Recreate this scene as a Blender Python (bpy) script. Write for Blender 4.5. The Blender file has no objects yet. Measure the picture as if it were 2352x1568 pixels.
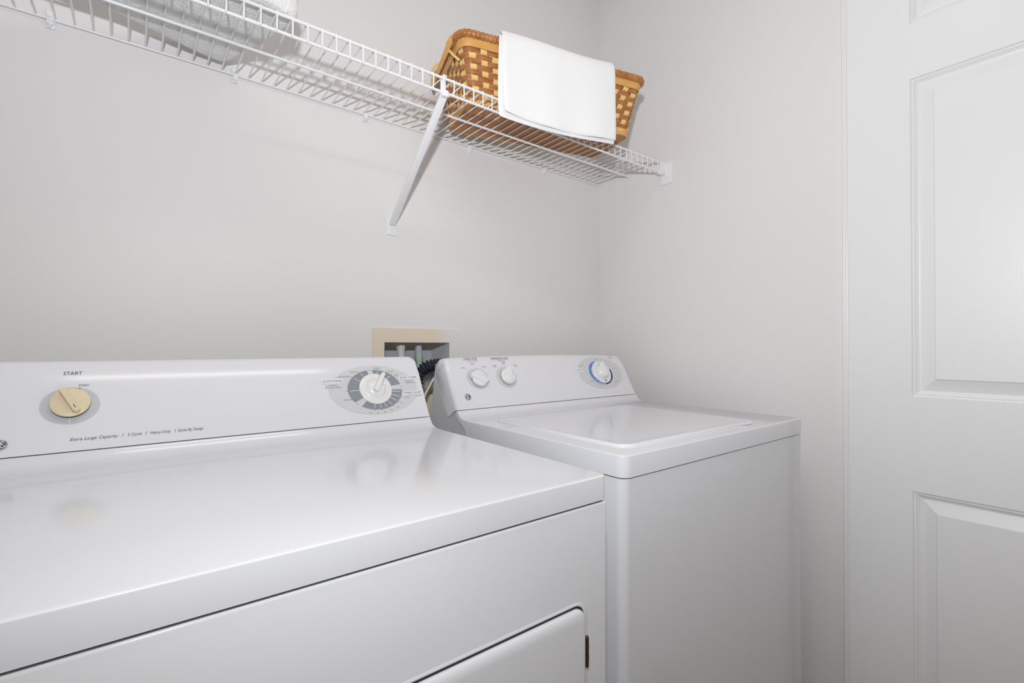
import bpy, bmesh, math, random
from mathutils import Vector, Matrix, noise
random.seed(7)
PI = math.pi
sc = bpy.context.scene
COL = sc.collection

# ------------------------------------------------------------------ camera
def basis(yaw, pitch, roll):
    y, p, r = map(math.radians, (yaw, pitch, roll))
    F = Vector((math.cos(y)*math.cos(p), math.sin(y)*math.cos(p), math.sin(p)))
    R = Vector((math.sin(y), -math.cos(y), 0)); U = R.cross(F)
    return F, R*math.cos(r)+U*math.sin(r), U*math.cos(r)-R*math.sin(r)
cam_d = bpy.data.cameras.new('camera'); cam = bpy.data.objects.new('camera', cam_d); COL.objects.link(cam)
F, R, U = basis(52.0181, 0.5865, 0.0909)
m = Matrix((R, U, -F)).transposed().to_4x4(); m.translation = Vector((-1.4223, -1.2718, 1.0961))
cam.matrix_world = m
cam_d.sensor_width = 36; cam_d.lens = 1111.5948/2352*36; cam_d.clip_start = 0.02
sc.camera = cam

# ------------------------------------------------------------------ world, lights, exposure
sc.view_settings.view_transform = 'Standard'; sc.view_settings.look = 'None'
sc.view_settings.gamma = 1; sc.view_settings.use_curve_mapping = False
sc.view_settings.exposure = 0.10
w = bpy.data.worlds.new('hallway_light'); sc.world = w; w.use_nodes = True
bg = w.node_tree.nodes['Background']; bg.inputs[0].default_value = (1.0, 0.91, 0.80, 1); bg.inputs[1].default_value = 0.275

def light(name, kind, loc, target, energy, color, **kw):
    d = bpy.data.lights.new(name, kind); d.energy = energy; d.color = color
    for k, v in kw.items(): setattr(d, k, v)
    o = bpy.data.objects.new(name, d); COL.objects.link(o); o.location = loc
    o.rotation_euler = (Vector(target)-Vector(loc)).to_track_quat('-Z', 'Y').to_euler()
    return o
# the photographer's flash, a little above the camera: wide diffused output plus two tighter lobes
FP = (-1.465, -1.31, 1.37); FC = (0.95, 0.975, 1.01)
light('camera_flash', 'SPOT', FP, (-0.45, -0.1, 1.7), 18, FC, shadow_soft_size=0.022, spot_size=math.radians(170), spot_blend=0.6)
light('camera_flash_upper', 'SPOT', FP, (-1.0, -0.1, 2.15), 15, FC, shadow_soft_size=0.022, spot_size=math.radians(120), spot_blend=1.0)
light('camera_flash_side', 'SPOT', FP, (0, -0.8, 1.7), 25, FC, shadow_soft_size=0.022, spot_size=math.radians(120), spot_blend=1.0)
# ceiling fixture of the room
light('ceiling_fixture', 'AREA', (-1.15, -0.96, 2.41), (-1.15, -0.96, 0), 2.6, (1.0, 0.93, 0.85),
      shape='RECTANGLE', size=0.95, size_y=0.12)

# ------------------------------------------------------------------ materials
def mat(name, col, rough=0.5, metal=0.0, spec=0.5, bump=None, var=None, coat=0.0, sheen=0.0):
    m = bpy.data.materials.new(name); m.use_nodes = True
    nt = m.node_tree; b = nt.nodes['Principled BSDF']
    b.inputs['Base Color'].default_value = (*col, 1); b.inputs['Roughness'].default_value = rough
    b.inputs['Metallic'].default_value = metal; b.inputs['Specular IOR Level'].default_value = spec
    b.inputs['Coat Weight'].default_value = coat; b.inputs['Sheen Weight'].default_value = sheen
    if coat: b.inputs['Coat Roughness'].default_value = 0.04
    tc = nt.nodes.new('ShaderNodeTexCoord')
    if bump:
        sc_, st, di, det = bump[:4]
        n = nt.nodes.new('ShaderNodeTexNoise'); n.inputs['Scale'].default_value = sc_; n.inputs['Detail'].default_value = det
        mp = nt.nodes.new('ShaderNodeMapping')
        if len(bump) > 4: mp.inputs['Scale'].default_value = bump[4]
        bp = nt.nodes.new('ShaderNodeBump'); bp.inputs['Strength'].default_value = st; bp.inputs['Distance'].default_value = di
        nt.links.new(tc.outputs['Object'], mp.inputs['Vector']); nt.links.new(mp.outputs['Vector'], n.inputs['Vector'])
        nt.links.new(n.outputs['Fac'], bp.inputs['Height']); nt.links.new(bp.outputs['Normal'], b.inputs['Normal'])
    if var:
        sc_, c2, scl = var
        n = nt.nodes.new('ShaderNodeTexNoise'); n.inputs['Scale'].default_value = sc_; n.inputs['Detail'].default_value = 5
        mp = nt.nodes.new('ShaderNodeMapping'); mp.inputs['Scale'].default_value = scl
        rp = nt.nodes.new('ShaderNodeValToRGB')
        rp.color_ramp.elements[0].position = 0.35; rp.color_ramp.elements[0].color = (*col, 1)
        rp.color_ramp.elements[1].position = 0.66; rp.color_ramp.elements[1].color = (*c2, 1)
        nt.links.new(tc.outputs['Object'], mp.inputs['Vector']); nt.links.new(mp.outputs['Vector'], n.inputs['Vector'])
        nt.links.new(n.outputs['Fac'], rp.inputs['Fac']); nt.links.new(rp.outputs['Color'], b.inputs['Base Color'])
    return m
M = dict(
 wall=mat('wall_paint', (0.79, 0.775, 0.77), 0.55, spec=0.3, bump=(160, 0.12, 0.002, 3)),
 ceil=mat('ceiling_paint', (0.85, 0.84, 0.83), 0.8),
 floor=mat('floor_vinyl', (0.26, 0.21, 0.17), 0.4, var=(9, (0.20, 0.16, 0.13), (1, 1, 1))),
 door=mat('door_paint', (0.83, 0.83, 0.835), 0.38, bump=(22, 0.10, 0.001, 5, (14, 14, 0.7))),
 trim=mat('trim_paint', (0.84, 0.83, 0.82), 0.35),
 enamel=mat('white_enamel', (0.78, 0.785, 0.81), 0.13, spec=0.5, bump=(9, 0.03, 0.001, 1)),
 plastic=mat('white_plastic', (0.78, 0.78, 0.815), 0.14),
 steelgrey=mat('light_grey_sheet_steel', (0.62, 0.63, 0.64), 0.4),
 knobw=mat('white_knob_plastic', (0.84, 0.84, 0.84), 0.25),
 beige=mat('yellowed_plastic', (0.74, 0.63, 0.43), 0.35),
 ink=mat('dark_grey_ink', (0.10, 0.10, 0.13), 0.5),
 inklight=mat('grey_ink', (0.22, 0.22, 0.26), 0.5),
 dialgrey=mat('pale_grey_print', (0.56, 0.57, 0.59), 0.4),
 dialpale=mat('paler_grey_print', (0.66, 0.67, 0.68), 0.4),
 ringgrey=mat('slate_grey_print', (0.27, 0.29, 0.33), 0.45),
 blue=mat('blue_print', (0.12, 0.25, 0.60), 0.4), lblue=mat('light_blue_print', (0.33, 0.48, 0.75), 0.4),
 navy=mat('navy_print', (0.02, 0.02, 0.14), 0.4), white=mat('white_print', (0.86, 0.86, 0.88), 0.4),
 gap=mat('dark_gasket', (0.03, 0.03, 0.035), 0.6),
 chrome=mat('chrome_ring', (0.6, 0.6, 0.62), 0.2, metal=1.0),
 hinge=mat('dark_bronze_hinge', (0.16, 0.11, 0.09), 0.35, metal=0.9),
 wire=mat('white_vinyl_coating', (0.84, 0.84, 0.86), 0.3),
 towel=mat('white_terry', (0.86, 0.86, 0.85), 0.95, spec=0.1, bump=(230, 0.9, 0.0036, 3, (1, 0.55, 0.8)), sheen=0.3),
 cloth=mat('white_cotton', (0.86, 0.86, 0.86), 0.95, spec=0.1, bump=(420, 0.35, 0.001, 3), sheen=0.3),
 weaver=mat('brown_wood_splint', (0.30, 0.095, 0.025), 0.38, var=(34, (0.50, 0.22, 0.075), (1, 1, 12))),
 stake=mat('yellow_wood_splint', (0.82, 0.52, 0.16), 0.45, var=(30, (0.90, 0.64, 0.26), (14, 14, 1))),
 band=mat('honey_wood_band', (0.66, 0.33, 0.085), 0.42, var=(22, (0.74, 0.42, 0.15), (1, 1, 16))),
 base=mat('brown_wood_board', (0.34, 0.13, 0.035), 0.5, var=(20, (0.52, 0.23, 0.07), (2, 20, 1))),
 cane=mat('glossy_brown_cane', (0.36, 0.13, 0.03), 0.28, var=(60, (0.52, 0.23, 0.07), (1, 1, 1))),
 boxb=mat('beige_plastic', (0.70, 0.60, 0.50), 0.5, var=(5, (0.70, 0.655, 0.62), (1.3, 1, 1))),
 boxin=mat('tan_plastic', (0.40, 0.33, 0.26), 0.6),
 boxback=mat('grey_plastic', (0.52, 0.54, 0.57), 0.5),
 pvc=mat('white_pvc_fitting', (0.66, 0.67, 0.66), 0.5), bluefit=mat('pale_blue_fitting', (0.42, 0.52, 0.55), 0.5),
 greenfit=mat('pale_green_fitting', (0.45, 0.55, 0.42), 0.5),
 rubber=mat('black_corrugated_hose', (0.035, 0.035, 0.05), 0.35),
 steel=mat('braided_steel', (0.55, 0.50, 0.44), 0.35, metal=0.9, bump=(900, 0.8, 0.001, 1)),
)

_nt = M['boxb'].node_tree; _b = _nt.nodes['Principled BSDF']      # the right side of the flange was painted over with the wall
_g = _nt.nodes.new('ShaderNodeTexCoord'); _x = _nt.nodes.new('ShaderNodeSeparateXYZ'); _r = _nt.nodes.new('ShaderNodeValToRGB')
_r.color_ramp.elements[0].position = 0.70; _r.color_ramp.elements[0].color = (0.80, 0.68, 0.545, 1)
_r.color_ramp.elements[1].position = 0.86; _r.color_ramp.elements[1].color = (0.78, 0.765, 0.75, 1)
_nt.links.new(_g.outputs['Generated'], _x.inputs[0]); _nt.links.new(_x.outputs['X'], _r.inputs['Fac']); _nt.links.new(_r.outputs['Color'], _b.inputs['Base Color'])

# ------------------------------------------------------------------ mesh helpers
def finish(name, bm, mats, parent=None, label=None, cat=None, group=None, kind=None, sharp=38, smooth=True):
    bmesh.ops.remove_doubles(bm, verts=bm.verts, dist=1e-6)
    bmesh.ops.recalc_face_normals(bm, faces=bm.faces)
    for f in bm.faces: f.smooth = smooth
    lim = math.radians(sharp)
    for e in bm.edges:
        if len(e.link_faces) == 2 and e.calc_face_angle(0) > lim: e.smooth = False
    me = bpy.data.meshes.new(name); bm.to_mesh(me); bm.free()
    if not isinstance(mats, (list, tuple)): mats = [mats]
    for mm in mats: me.materials.append(mm)
    o = bpy.data.objects.new(name, me); COL.objects.link(o)
    if parent: o.parent = parent; o.matrix_parent_inverse = Matrix.Translation(-parent.location)
    tag(o, label, cat, group, kind)
    return o
def tag(o, label=None, cat=None, group=None, kind=None):
    if label: o['label'] = label
    if cat: o['category'] = cat
    if group: o['group'] = group
    if kind: o['kind'] = kind
    return o
def empty(name, loc, label, cat, group=None):
    o = bpy.data.objects.new(name, None); COL.objects.link(o); o.location = loc; o.empty_display_size = 0.05
    return tag(o, label, cat, group)
def bx(bm, a, b, bev=0.0, seg=3, mi=0):
    x0, y0, z0 = a; x1, y1, z1 = b
    vs = [bm.verts.new((x, y, z)) for x in (x0, x1) for y in (y0, y1) for z in (z0, z1)]
    fs = [bm.faces.new([vs[i] for i in q]) for q in ((0,1,3,2),(4,6,7,5),(0,4,5,1),(2,3,7,6),(0,2,6,4),(1,5,7,3))]
    for f in fs: f.material_index = mi
    if bev: bmesh.ops.bevel(bm, geom=list({e for f in fs for e in f.edges}), offset=bev, segments=seg, profile=0.5, affect='EDGES')
    return fs
def tube(bm, pts, r, n=12, caps=True, closed=False, up=None, mi=0, rfun=None, squash=1.0):
    pts = [Vector(p) for p in pts]; N = len(pts); rings = []; prev = None
    for i, p in enumerate(pts):
        if closed: t = pts[(i+1) % N]-pts[i-1]
        else: t = pts[min(i+1, N-1)]-pts[max(i-1, 0)]
        t.normalize()
        if prev is None:
            a = Vector((0, 0, 1)) if abs(t.z) < 0.9 else Vector((0, 1, 0)); prev = (a-t*a.dot(t)).normalized()
        else: prev = (prev-t*prev.dot(t)).normalized()
        b = t.cross(prev); rr = rfun(i) if rfun else r
        rings.append([bm.verts.new(p+prev*math.cos(2*PI*k/n)*rr+b*math.sin(2*PI*k/n)*rr*squash) for k in range(n)])
    for i in range(N if closed else N-1):
        A, B = rings[i], rings[(i+1) % N]
        for k in range(n):
            f = bm.faces.new((A[k], A[(k+1) % n], B[(k+1) % n], B[k])); f.material_index = mi
    if caps and not closed:
        bm.faces.new(rings[0][::-1]).material_index = mi; bm.faces.new(rings[-1]).material_index = mi
def cyl(bm, p0, p1, r, n=24, mi=0, r2=None):
    r2 = r if r2 is None else r2
    tube(bm, [p0, p1], r, n, mi=mi, rfun=lambda i: (r, r2)[i])
def smooth_path(pts, sub=8):
    P = [Vector(p) for p in pts]; out = []
    for i in range(len(P)-1):
        a, b, c, d = P[max(i-1, 0)], P[i], P[i+1], P[min(i+2, len(P)-1)]
        for k in range(sub):
            t = k/sub
            out.append(0.5*((2*b)+(c-a)*t+(2*a-5*b+4*c-d)*t*t+(3*b-a-3*c+d)*t**3))
    out.append(P[-1]); return out
def prism(bm, prof, x0, x1):
    A = [bm.verts.new((x0, y, z)) for y, z in prof]; B = [bm.verts.new((x1, y, z)) for y, z in prof]; n = len(prof)
    for i in range(n): bm.faces.new((A[i], A[(i+1) % n], B[(i+1) % n], B[i]))
    bm.faces.new(A[::-1]); bm.faces.new(B)
    return A, B
def arc(cx, cy, r, a0, a1, n):
    return [(cx+r*math.cos(math.radians(a0+(a1-a0)*i/n)), cy+r*math.sin(math.radians(a0+(a1-a0)*i/n))) for i in range(n+1)]

# ------------------------------------------------------------------ room
ZD = 2.44
bm = bmesh.new()
HX0, HX1, HZ0, HZ1 = -0.878, -0.672, 0.955, 1.107       # opening of the outlet box
for a, b in (((-2.7, 0, 0), (HX0, 0.12, ZD)), ((HX1, 0, 0), (0.12, 0.12, ZD)), ((HX0, 0, 0), (HX1, 0.12, HZ0)), ((HX0, 0, HZ1), (HX1, 0.12, ZD))):
    bx(bm, a, b)
# drop the inner faces between the four blocks so the wall reads as one slab
bmesh.ops.remove_doubles(bm, verts=bm.verts, dist=1e-5)
finish('wall_back', bm, M['wall'], kind='structure')
bm = bmesh.new(); bx(bm, (0, -2.6, 0), (0.12, 0, ZD)); finish('wall_right', bm, M['wall'], kind='structure')
bm = bmesh.new(); bx(bm, (-2.7, -2.6, 0), (-2.58, 0, ZD)); finish('wall_left', bm, M['wall'], kind='structure')
bm = bmesh.new(); bx(bm, (-2.7, -3.2, -0.06), (0.12, 0.12, 0)); finish('floor', bm, M['floor'], kind='structure')
bm = bmesh.new(); bx(bm, (-2.7, -3.2, ZD), (0.12, 0.12, ZD+0.06)); finish('ceiling', bm, M['ceil'], kind='structure')
# thin beaded casing beside the door
bm = bmesh.new()
prof = [(0.0, -0.822), (-0.010, -0.822), (-0.0125, -0.8232), (-0.0132, -0.8255), (-0.0125, -0.8272), (-0.0110, -0.8280), (-0.0110, -0.8290),
        (-0.0132, -0.8300), (-0.0140, -0.8325), (-0.0132, -0.8345), (-0.0115, -0.8352), (0.0, -0.8352)]
A = [bm.verts.new((x, y, 0)) for x, y in prof]; B = [bm.verts.new((x, y, 2.05)) for x, y in prof]
for i in range(len(prof)): bm.faces.new((A[i], A[(i+1) % len(prof)], B[(i+1) % len(prof)], B[i]))
bm.faces.new(A); bm.faces.new(B[::-1])
finish('trim_1', bm, M['trim'], kind='structure')
# panelled door, face in the plane x = -0.008
bm = bmesh.new()
XF = -0.013; Y0, Y1 = -0.8352, -1.66; ys = [Y0, -0.960, -1.205, -1.29, -1.535, Y1]
zs_ = [0.01, 0.21, 0.766, 0.982, 1.715, 1.843, 1.955, 2.04]
for i in range(5):
    for j in range(7):
        ya, yb, za, zb = ys[i], ys[i+1], zs_[j], zs_[j+1]
        if i in (1, 3) and j in (1, 3, 5):
            rings = []
            for off, dep in ((0, 0), (0.0015, 0.0030), (0.0045, 0.0045), (0.0060, 0.0040), (0.0075, 0.0065), (0.0105, 0.0085), (0.0115, 0.0100), (0.015, 0.0112), (0.041, 0.0022), (0.0425, 0.0)):
                s_ = 1 if off < min(abs(ya-yb), zb-za)/2 else 0
                o = off if s_ else min(abs(ya-yb), zb-za)/2-0.001
                rings.append([bm.verts.new((XF+dep, y, z)) for y, z in ((ya-o, za+o), (yb+o, za+o), (yb+o, zb-o), (ya-o, zb-o))])
            for a, b in zip(rings, rings[1:]):
                for k in range(4): bm.faces.new((a[k], a[(k+1) % 4], b[(k+1) % 4], b[k]))
            bm.faces.new(rings[-1])
        else:
            bm.faces.new([bm.verts.new((XF, y, z)) for y, z in ((ya, za), (yb, za), (yb, zb), (ya, zb))])
fr = [bm.verts.new((XF, y, z)) for y, z in ((Y0, 0.01), (Y1, 0.01), (Y1, 2.04), (Y0, 2.04))]
bk = [bm.verts.new((-0.0002, y, z)) for y, z in ((Y0, 0.01), (Y1, 0.01), (Y1, 2.04), (Y0, 2.04))]
for k in range(4): bm.faces.new((fr[k], bk[k], bk[(k+1) % 4], fr[(k+1) % 4]))
dr = finish('door_1', bm, M['door'], kind='structure', sharp=12)
# two small knocks in the paint of the lower panel

# ------------------------------------------------------------------ outlet box in the wall
ob = empty('laundry_outlet_box', (-0.775, 0, 0.90), 'beige plastic water outlet box set into the wall between the two machine consoles', 'outlet box')
bm = bmesh.new()
X0, X1, Z0, Z1 = -0.912, -0.636, 0.892, 1.147
for a, b in (((X0, -0.003, Z0), (HX0, 0, Z1)), ((HX1, -0.003, Z0), (X1, 0, Z1)), ((HX0, -0.003, Z0), (HX1, 0, HZ0)), ((HX0, -0.003, HZ1), (HX1, 0, Z1))): bx(bm, a, b)
finish('flange', bm, M['boxb'], ob)
bm = bmesh.new(); D = 0.078
def quad(bm, *p, mi=0):
    f = bm.faces.new([bm.verts.new(q) for q in p]); f.material_index = mi; return f
e = 0.0006
h0, h1, k0, k1 = HX0+e, HX1-e, HZ0+e, HZ1-e
xb1, zb1 = -0.690, 1.083            # the tray narrows towards its back
fa = [(h0, -0.002, k0), (h1, -0.002, k0), (h1, -0.002, k1), (h0, -0.002, k1)]; ba = [(h0+0.004, D, k0+0.01), (xb1, D, k0+0.01), (xb1, D, zb1), (h0+0.004, D, zb1)]
quad(bm, fa[0], fa[1], ba[1], ba[0]); quad(bm, fa[3], fa[2], ba[2], ba[3]); quad(bm, fa[0], ba[0], ba[3], fa[3])
finish('recess', bm, M['boxin'], ob, smooth=False)
bm = bmesh.new(); quad(bm, fa[1], fa[2], ba[2], ba[1]); finish('side_panel', bm, M['boxback'], ob, smooth=False)
bm = bmesh.new(); bx(bm, (h0+0.002, D-0.001, k0+0.009), (xb1+0.001, D+0.002, zb1+0.001)); finish('back_plate', bm, M['boxback'], ob, smooth=False)
bm = bmesh.new()
cyl(bm, (-0.812, 0.035, 1.103), (-0.812, 0.035, 1.096), 0.012); cyl(bm, (-0.812, 0.035, 1.096), (-0.812, 0.035, 1.090), 0.0135)
cyl(bm, (-0.812, 0.035, 1.090), (-0.812, 0.035, 1.066), 0.0125, n=8); tube(bm, [(-0.812, 0.035, 1.066), (-0.812, 0.030, 1.055), (-0.812, 0.02, 1.0)], 0.009)
finish('valve', bm, M['pvc'], ob, label='white threaded valve')
bm = bmesh.new()
cyl(bm, (-0.755, 0.035, 1.103), (-0.755, 0.035, 1.096), 0.008); cyl(bm, (-0.755, 0.035, 1.099), (-0.755, 0.035, 1.068), 0.0095, r2=0.0125)
finish('valve', bm, M['bluefit'], ob, label='pale blue valve')
bm = bmesh.new(); cyl(bm, (-0.755, 0.035, 1.068), (-0.755, 0.032, 1.050), 0.0125, r2=0.009); cyl(bm, (-0.755, 0.032, 1.050), (-0.755, 0.03, 1.03), 0.008)
finish('coupling', bm, M['greenfit'], ob, label='pale green coupling')
# hoses
bm = bmesh.new()
path = smooth_path([(-0.792, -0.022, 0.90), (-0.793, -0.026, 0.97), (-0.787, -0.032, 1.015), (-0.766, -0.035, 1.036), (-0.735, -0.039, 1.042), (-0.700, -0.039, 1.040), (-0.672, -0.038, 1.01), (-0.66, -0.038, 0.93)], 22)
tube(bm, path, 0.017, 20, rfun=lambda i: 0.0150+0.0040*math.cos(i*2*PI/6.5))
finish('drain_hose', bm, M['rubber'], label='black corrugated drain hose bent between the dryer and washer consoles', cat='hose', sharp=80)
bm = bmesh.new()
path = smooth_path([(-0.80, -0.062, 0.80), (-0.792, -0.062, 0.93), (-0.770, -0.062, 0.985), (-0.742, -0.062, 1.015), (-0.70, -0.062, 1.03), (-0.66, -0.062, 1.0), (-0.65, -0.062, 0.9)], 14)
tube(bm, path, 0.0065, 14)
finish('supply_hose', bm, M['steel'], label='braided steel water hose curving below the black corrugated hose', cat='hose')
bm = bmesh.new()
tube(bm, smooth_path([(-0.812, 0.012, 1.01), (-0.812, 0.006, 1.045), (-0.812, -0.014, 1.057), (-0.812, -0.03, 1.045), (-0.812, -0.034, 1.0), (-0.812, -0.034, 0.86)], 8), 0.009, 12)
finish('supply_hose', bm, M['rubber'], label='black rubber hose hooked over under the white valve behind the dryer', cat='hose')

# ------------------------------------------------------------------ appliances
def face_frame(x, y0, z0, y1, z1):
    T = Vector((0, y1-y0, z1-z0)).normalized(); N = Vector((1, 0, 0)).cross(T)
    return Vector((x, y0, z0)), T, N
def fp(fr, s, t, n=0.0): return fr[0]+Vector((s, 0, 0))+fr[1]*t+fr[2]*n

def console(name, parent, x0, x1, fr, flat, H, bow, cornr, depth, mats, vtip=False):
    """tilted control panel: a section in y-z carried along x, its ends rounded down"""
    O, T, N = fr; y0, z0 = O.y, O.z
    r = 0.012
    n = 16; t0 = 0.0014; base = []; conv = 0.040       # the upper part of the face is slightly convex
    for i in range(n+1):
        t = t0+(flat-t0)*i/n; q = max(0.0, t-(flat-conv)); sag = q*q*2.3
        base.append((y0+T.y*t-N.y*sag, z0+T.z*t-N.z*sag))
    d_ = Vector((0, base[-1][0]-base[-2][0], base[-1][1]-base[-2][1])).normalized(); TN = Vector((0, -d_.z, d_.y))
    # arc over the top edge: from tangent T to tangent +y
    ang = math.degrees(math.atan2(T.z, T.y)); py, pz = base[-1]
    cy, cz = py-TN.y*r, pz-TN.z*r
    a0 = math.degrees(math.atan2(TN.z, TN.y))
    if a0 < 0: a0 += 360
    for a in range(1, 9):
        aa = math.radians(a0+(90-a0)*a/8); base.append((cy+r*math.cos(aa), cz+r*math.sin(aa)))
    yt, zt = base[-1]
    base.append((yt+0.02, zt-0.0005)); base.append((y0+depth-0.006, zt-0.003)); base.append((y0+depth, zt-0.010))
    if vtip: base += [(y0+0.114, z0+0.098), (y0+0.106, z0+0.068), (y0+0.076, z0+0.022), (y0+0.052, z0-0.016), (y0+0.044, z0-0.0225), (y0+0.037, z0-0.0205), (y0+0.018, z0-0.0045), (y0+0.006, z0+0.0010)]
    else: base.append((y0+depth, z0+0.0012))
    xs = []; W = x1-x0
    for d in (0, 0.0006, 0.0018, 0.0036, 0.006, 0.009, 0.0125, 0.016): xs.append(x0+d)
    for i in range(1, 24): xs.append(x0+0.016+(W-0.032)*i/24)
    for d in (0.016, 0.0125, 0.009, 0.006, 0.0036, 0.0018, 0.0006, 0): xs.append(x1-d)
    bm = bmesh.new(); rings = []
    Hh = zt-z0
    for x in xs:
        d = min(x-x0, x1-x); drop = 0
        if d < cornr: drop = cornr-math.sqrt(max(cornr**2-(cornr-d)**2, 0))
        drop += bow*((x-(x0+x1)/2)/(W/2))**2
        e_ = (0.011 if vtip and x < (x0+x1)/2 else 0.003); ins = (e_-math.sqrt(max(e_**2-(e_-min(d, e_))**2, 0)))
        k = (Hh-drop)/Hh; ring = []
        for j, (y, z) in enumerate(base):
            zz = z0+(z-z0)*k; yy = y-(1-k)*(z-z0)*T.y/T.z
            if j <= n: yy += ins
            ring.append(bm.verts.new((x, yy, zz)))
        rings.append(ring)
    L = len(base)
    for a, b in zip(rings, rings[1:]):
        for k in range(L): bm.faces.new((a[k], a[(k+1) % L], b[(k+1) % L], b[k]))
    bm.faces.new(rings[0][::-1]); bm.faces.new(rings[-1])
    return finish(name, bm, mats, parent, sharp=30)

def deck_prof(yf, ztop, zbot, ys_, zs2, ybend, skirt_up=0.03):
    pts = [(yf, zbot), (yf, ztop)]
    pts.append((ybend, ztop))
    # sweep up to the console seam
    P = [(ybend, ztop), (ybend+0.45*(ys_-ybend), ztop+0.0015), (ybend+0.78*(ys_-ybend), ztop+0.38*(zs2-ztop)), (ys_, zs2)]
    sm = smooth_path([(0, a, b) for a, b in P], 6)[1:]
    pts += [(v.y, v.z) for v in sm]
    pts += [(ys_+0.010, zs2-0.001), (ys_+0.013, zs2-0.012), (ys_+0.006, zs2-0.019), (ys_-0.012, zs2-0.028), (ybend+0.022, zbot+0.020), (ybend+0.012, zbot+0.011), (ybend+0.009, zbot)]
    return pts

def deck(name, parent, x0, x1, prof, rc, mats):
    bm = bmesh.new(); A, B = prism(bm, prof, x0, x1)
    bm.edges.ensure_lookup_table()
    ve = [e for e in bm.edges if {e.verts[0], e.verts[1]} in ({A[0], A[1]}, {B[0], B[1]})]
    bmesh.ops.bevel(bm, geom=ve, offset=rc, segments=6, profile=0.5, affect='EDGES')
    zt = prof[1][1]; yf = prof[1][0]
    es = [e for e in bm.edges if len(e.link_faces) == 2 and e.calc_face_angle(0) > 0.6 and min(v.co.z for v in e.verts) > zt-0.002]
    bmesh.ops.bevel(bm, geom=es, offset=0.0045, segments=4, profile=0.5, affect='EDGES', clamp_overlap=True)
    return finish(name, bm, mats, parent, sharp=30)

def ellipse_patch(bm, fr, cx, ct, a, b, n=0.0006, seg=64, mi=0, a0=0, a1=360, ia=0, ib=0):
    full = a1-a0 >= 360
    out = [bm.verts.new(fp(fr, cx+a*math.cos(math.radians(a0+(a1-a0)*i/seg)), ct+b*math.sin(math.radians(a0+(a1-a0)*i/seg)), n)) for i in range(seg+(0 if full else 1))]
    if ia:
        inn = [bm.verts.new(fp(fr, cx+ia*math.cos(math.radians(a0+(a1-a0)*i/seg)), ct+ib*math.sin(math.radians(a0+(a1-a0)*i/seg)), n)) for i in range(seg+(0 if full else 1))]
        L = len(out)
        for i in range(L if full else L-1):
            bm.faces.new((out[i], out[(i+1) % L], inn[(i+1) % L], inn[i])).material_index = mi
    else: bm.faces.new(out).material_index = mi
def strip(bm, fr, p, q, wd, n, mi=0):
    a, b = Vector(p), Vector(q); d = (b-a).normalized(); t = Vector((-d.y, d.x))*wd/2
    bm.faces.new([bm.verts.new(fp(fr, c.x, c.y, n)) for c in (a-t, b-t, b+t, a+t)]).material_index = mi
def text_into(bm, fr, body, cx, ct, h, wd=None, align='CENTER', n=0.0010, shear=0.0, mi=0, bold=0.0):
    cu = bpy.data.curves.new('txt', 'FONT'); cu.body = body; cu.align_x = 'CENTER'; cu.align_y = 'BOTTOM_BASELINE'
    cu.shear = shear; cu.offset = bold; cu.resolution_u = 3
    o = bpy.data.objects.new('txt', cu); COL.objects.link(o)
    dg = bpy.context.evaluated_depsgraph_get(); me = bpy.data.meshes.new_from_object(o.evaluated_get(dg))
    xs = [v.co.x for v in me.vertices]; ysv = [v.co.y for v in me.vertices]
    if xs:
        x0, x1 = min(xs), max(xs); cap = 0.70
        sy = h/cap; sx = (wd/(x1-x0)) if wd else sy
        mx = (x0+x1)/2 if align == 'CENTER' else x0
        vs = [bm.verts.new(fp(fr, cx+(v.co.x-mx)*sx, ct+v.co.y*sy, n)) for v in me.vertices]
        for p in me.polygons:
            try: bm.faces.new([vs[i] for i in p.vertices]).material_index = mi
            except ValueError: pass
    bpy.data.objects.remove(o); bpy.data.curves.remove(cu); bpy.data.meshes.remove(me)
def lettering(fr, body, cx, ct, h, wd=None, parent=None, m=None, **kw):
    bm = bmesh.new(); text_into(bm, fr, body, cx, ct, h, wd, **kw); finish('lettering', bm, m, parent, smooth=False)
def flat(name, bm, mats, parent): return finish(name, bm, mats, parent, smooth=False)
def lathe(bm, fr, cx, ct, prof, seg=48, mi=0, squash=1.0):
    """prof: (radius, height above the face)"""
    rings = [[bm.verts.new(fp(fr, cx+r*math.cos(2*PI*k/seg), ct+r*squash*math.sin(2*PI*k/seg), h)) for k in range(seg)] for r, h in prof]
    for a, b in zip(rings, rings[1:]):
        for k in range(seg): bm.faces.new((a[k], a[(k+1) % seg], b[(k+1) % seg], b[k])).material_index = mi
    bm.faces.new(rings[-1]).material_index = mi
def blade(bm, fr, cx, ct, ang, l0, l1, w0, w1, h0, h1, bev=0.0015, top=0.75, mi=0):
    """bar on a knob from -l0 to l1 along ang, tapering in width w0->w1"""
    c, s = math.cos(math.radians(ang)), math.sin(math.radians(ang)); seg = 10
    def outline(k):
        pts = []
        for i in range(seg+1):
            a = -PI/2+PI*i/seg; pts.append((l1-w1*k+w1*k*math.cos(a)*1.0, w1*k*math.sin(a)))
        for i in range(seg+1):
            a = PI/2+PI*i/seg; pts.append((-l0+w0*k+w0*k*math.cos(a), w0*k*math.sin(a)))
        return pts
    rings = []
    for k, h in ((1.0, h0), (0.93, h0+(h1-h0)*0.75), (0.82, h0+(h1-h0)*0.95), (0.70, h1)):
        rings.append([bm.verts.new(fp(fr, cx+u*c-v*s, ct+u*s+v*c, h)) for u, v in outline(k)])
    L = len(rings[0])
    for a, b in zip(rings, rings[1:]):
        for i in range(L): bm.faces.new((a[i], a[(i+1) % L], b[(i+1) % L], b[i])).material_index = mi
    bm.faces.new(rings[-1]).material_index = mi
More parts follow.
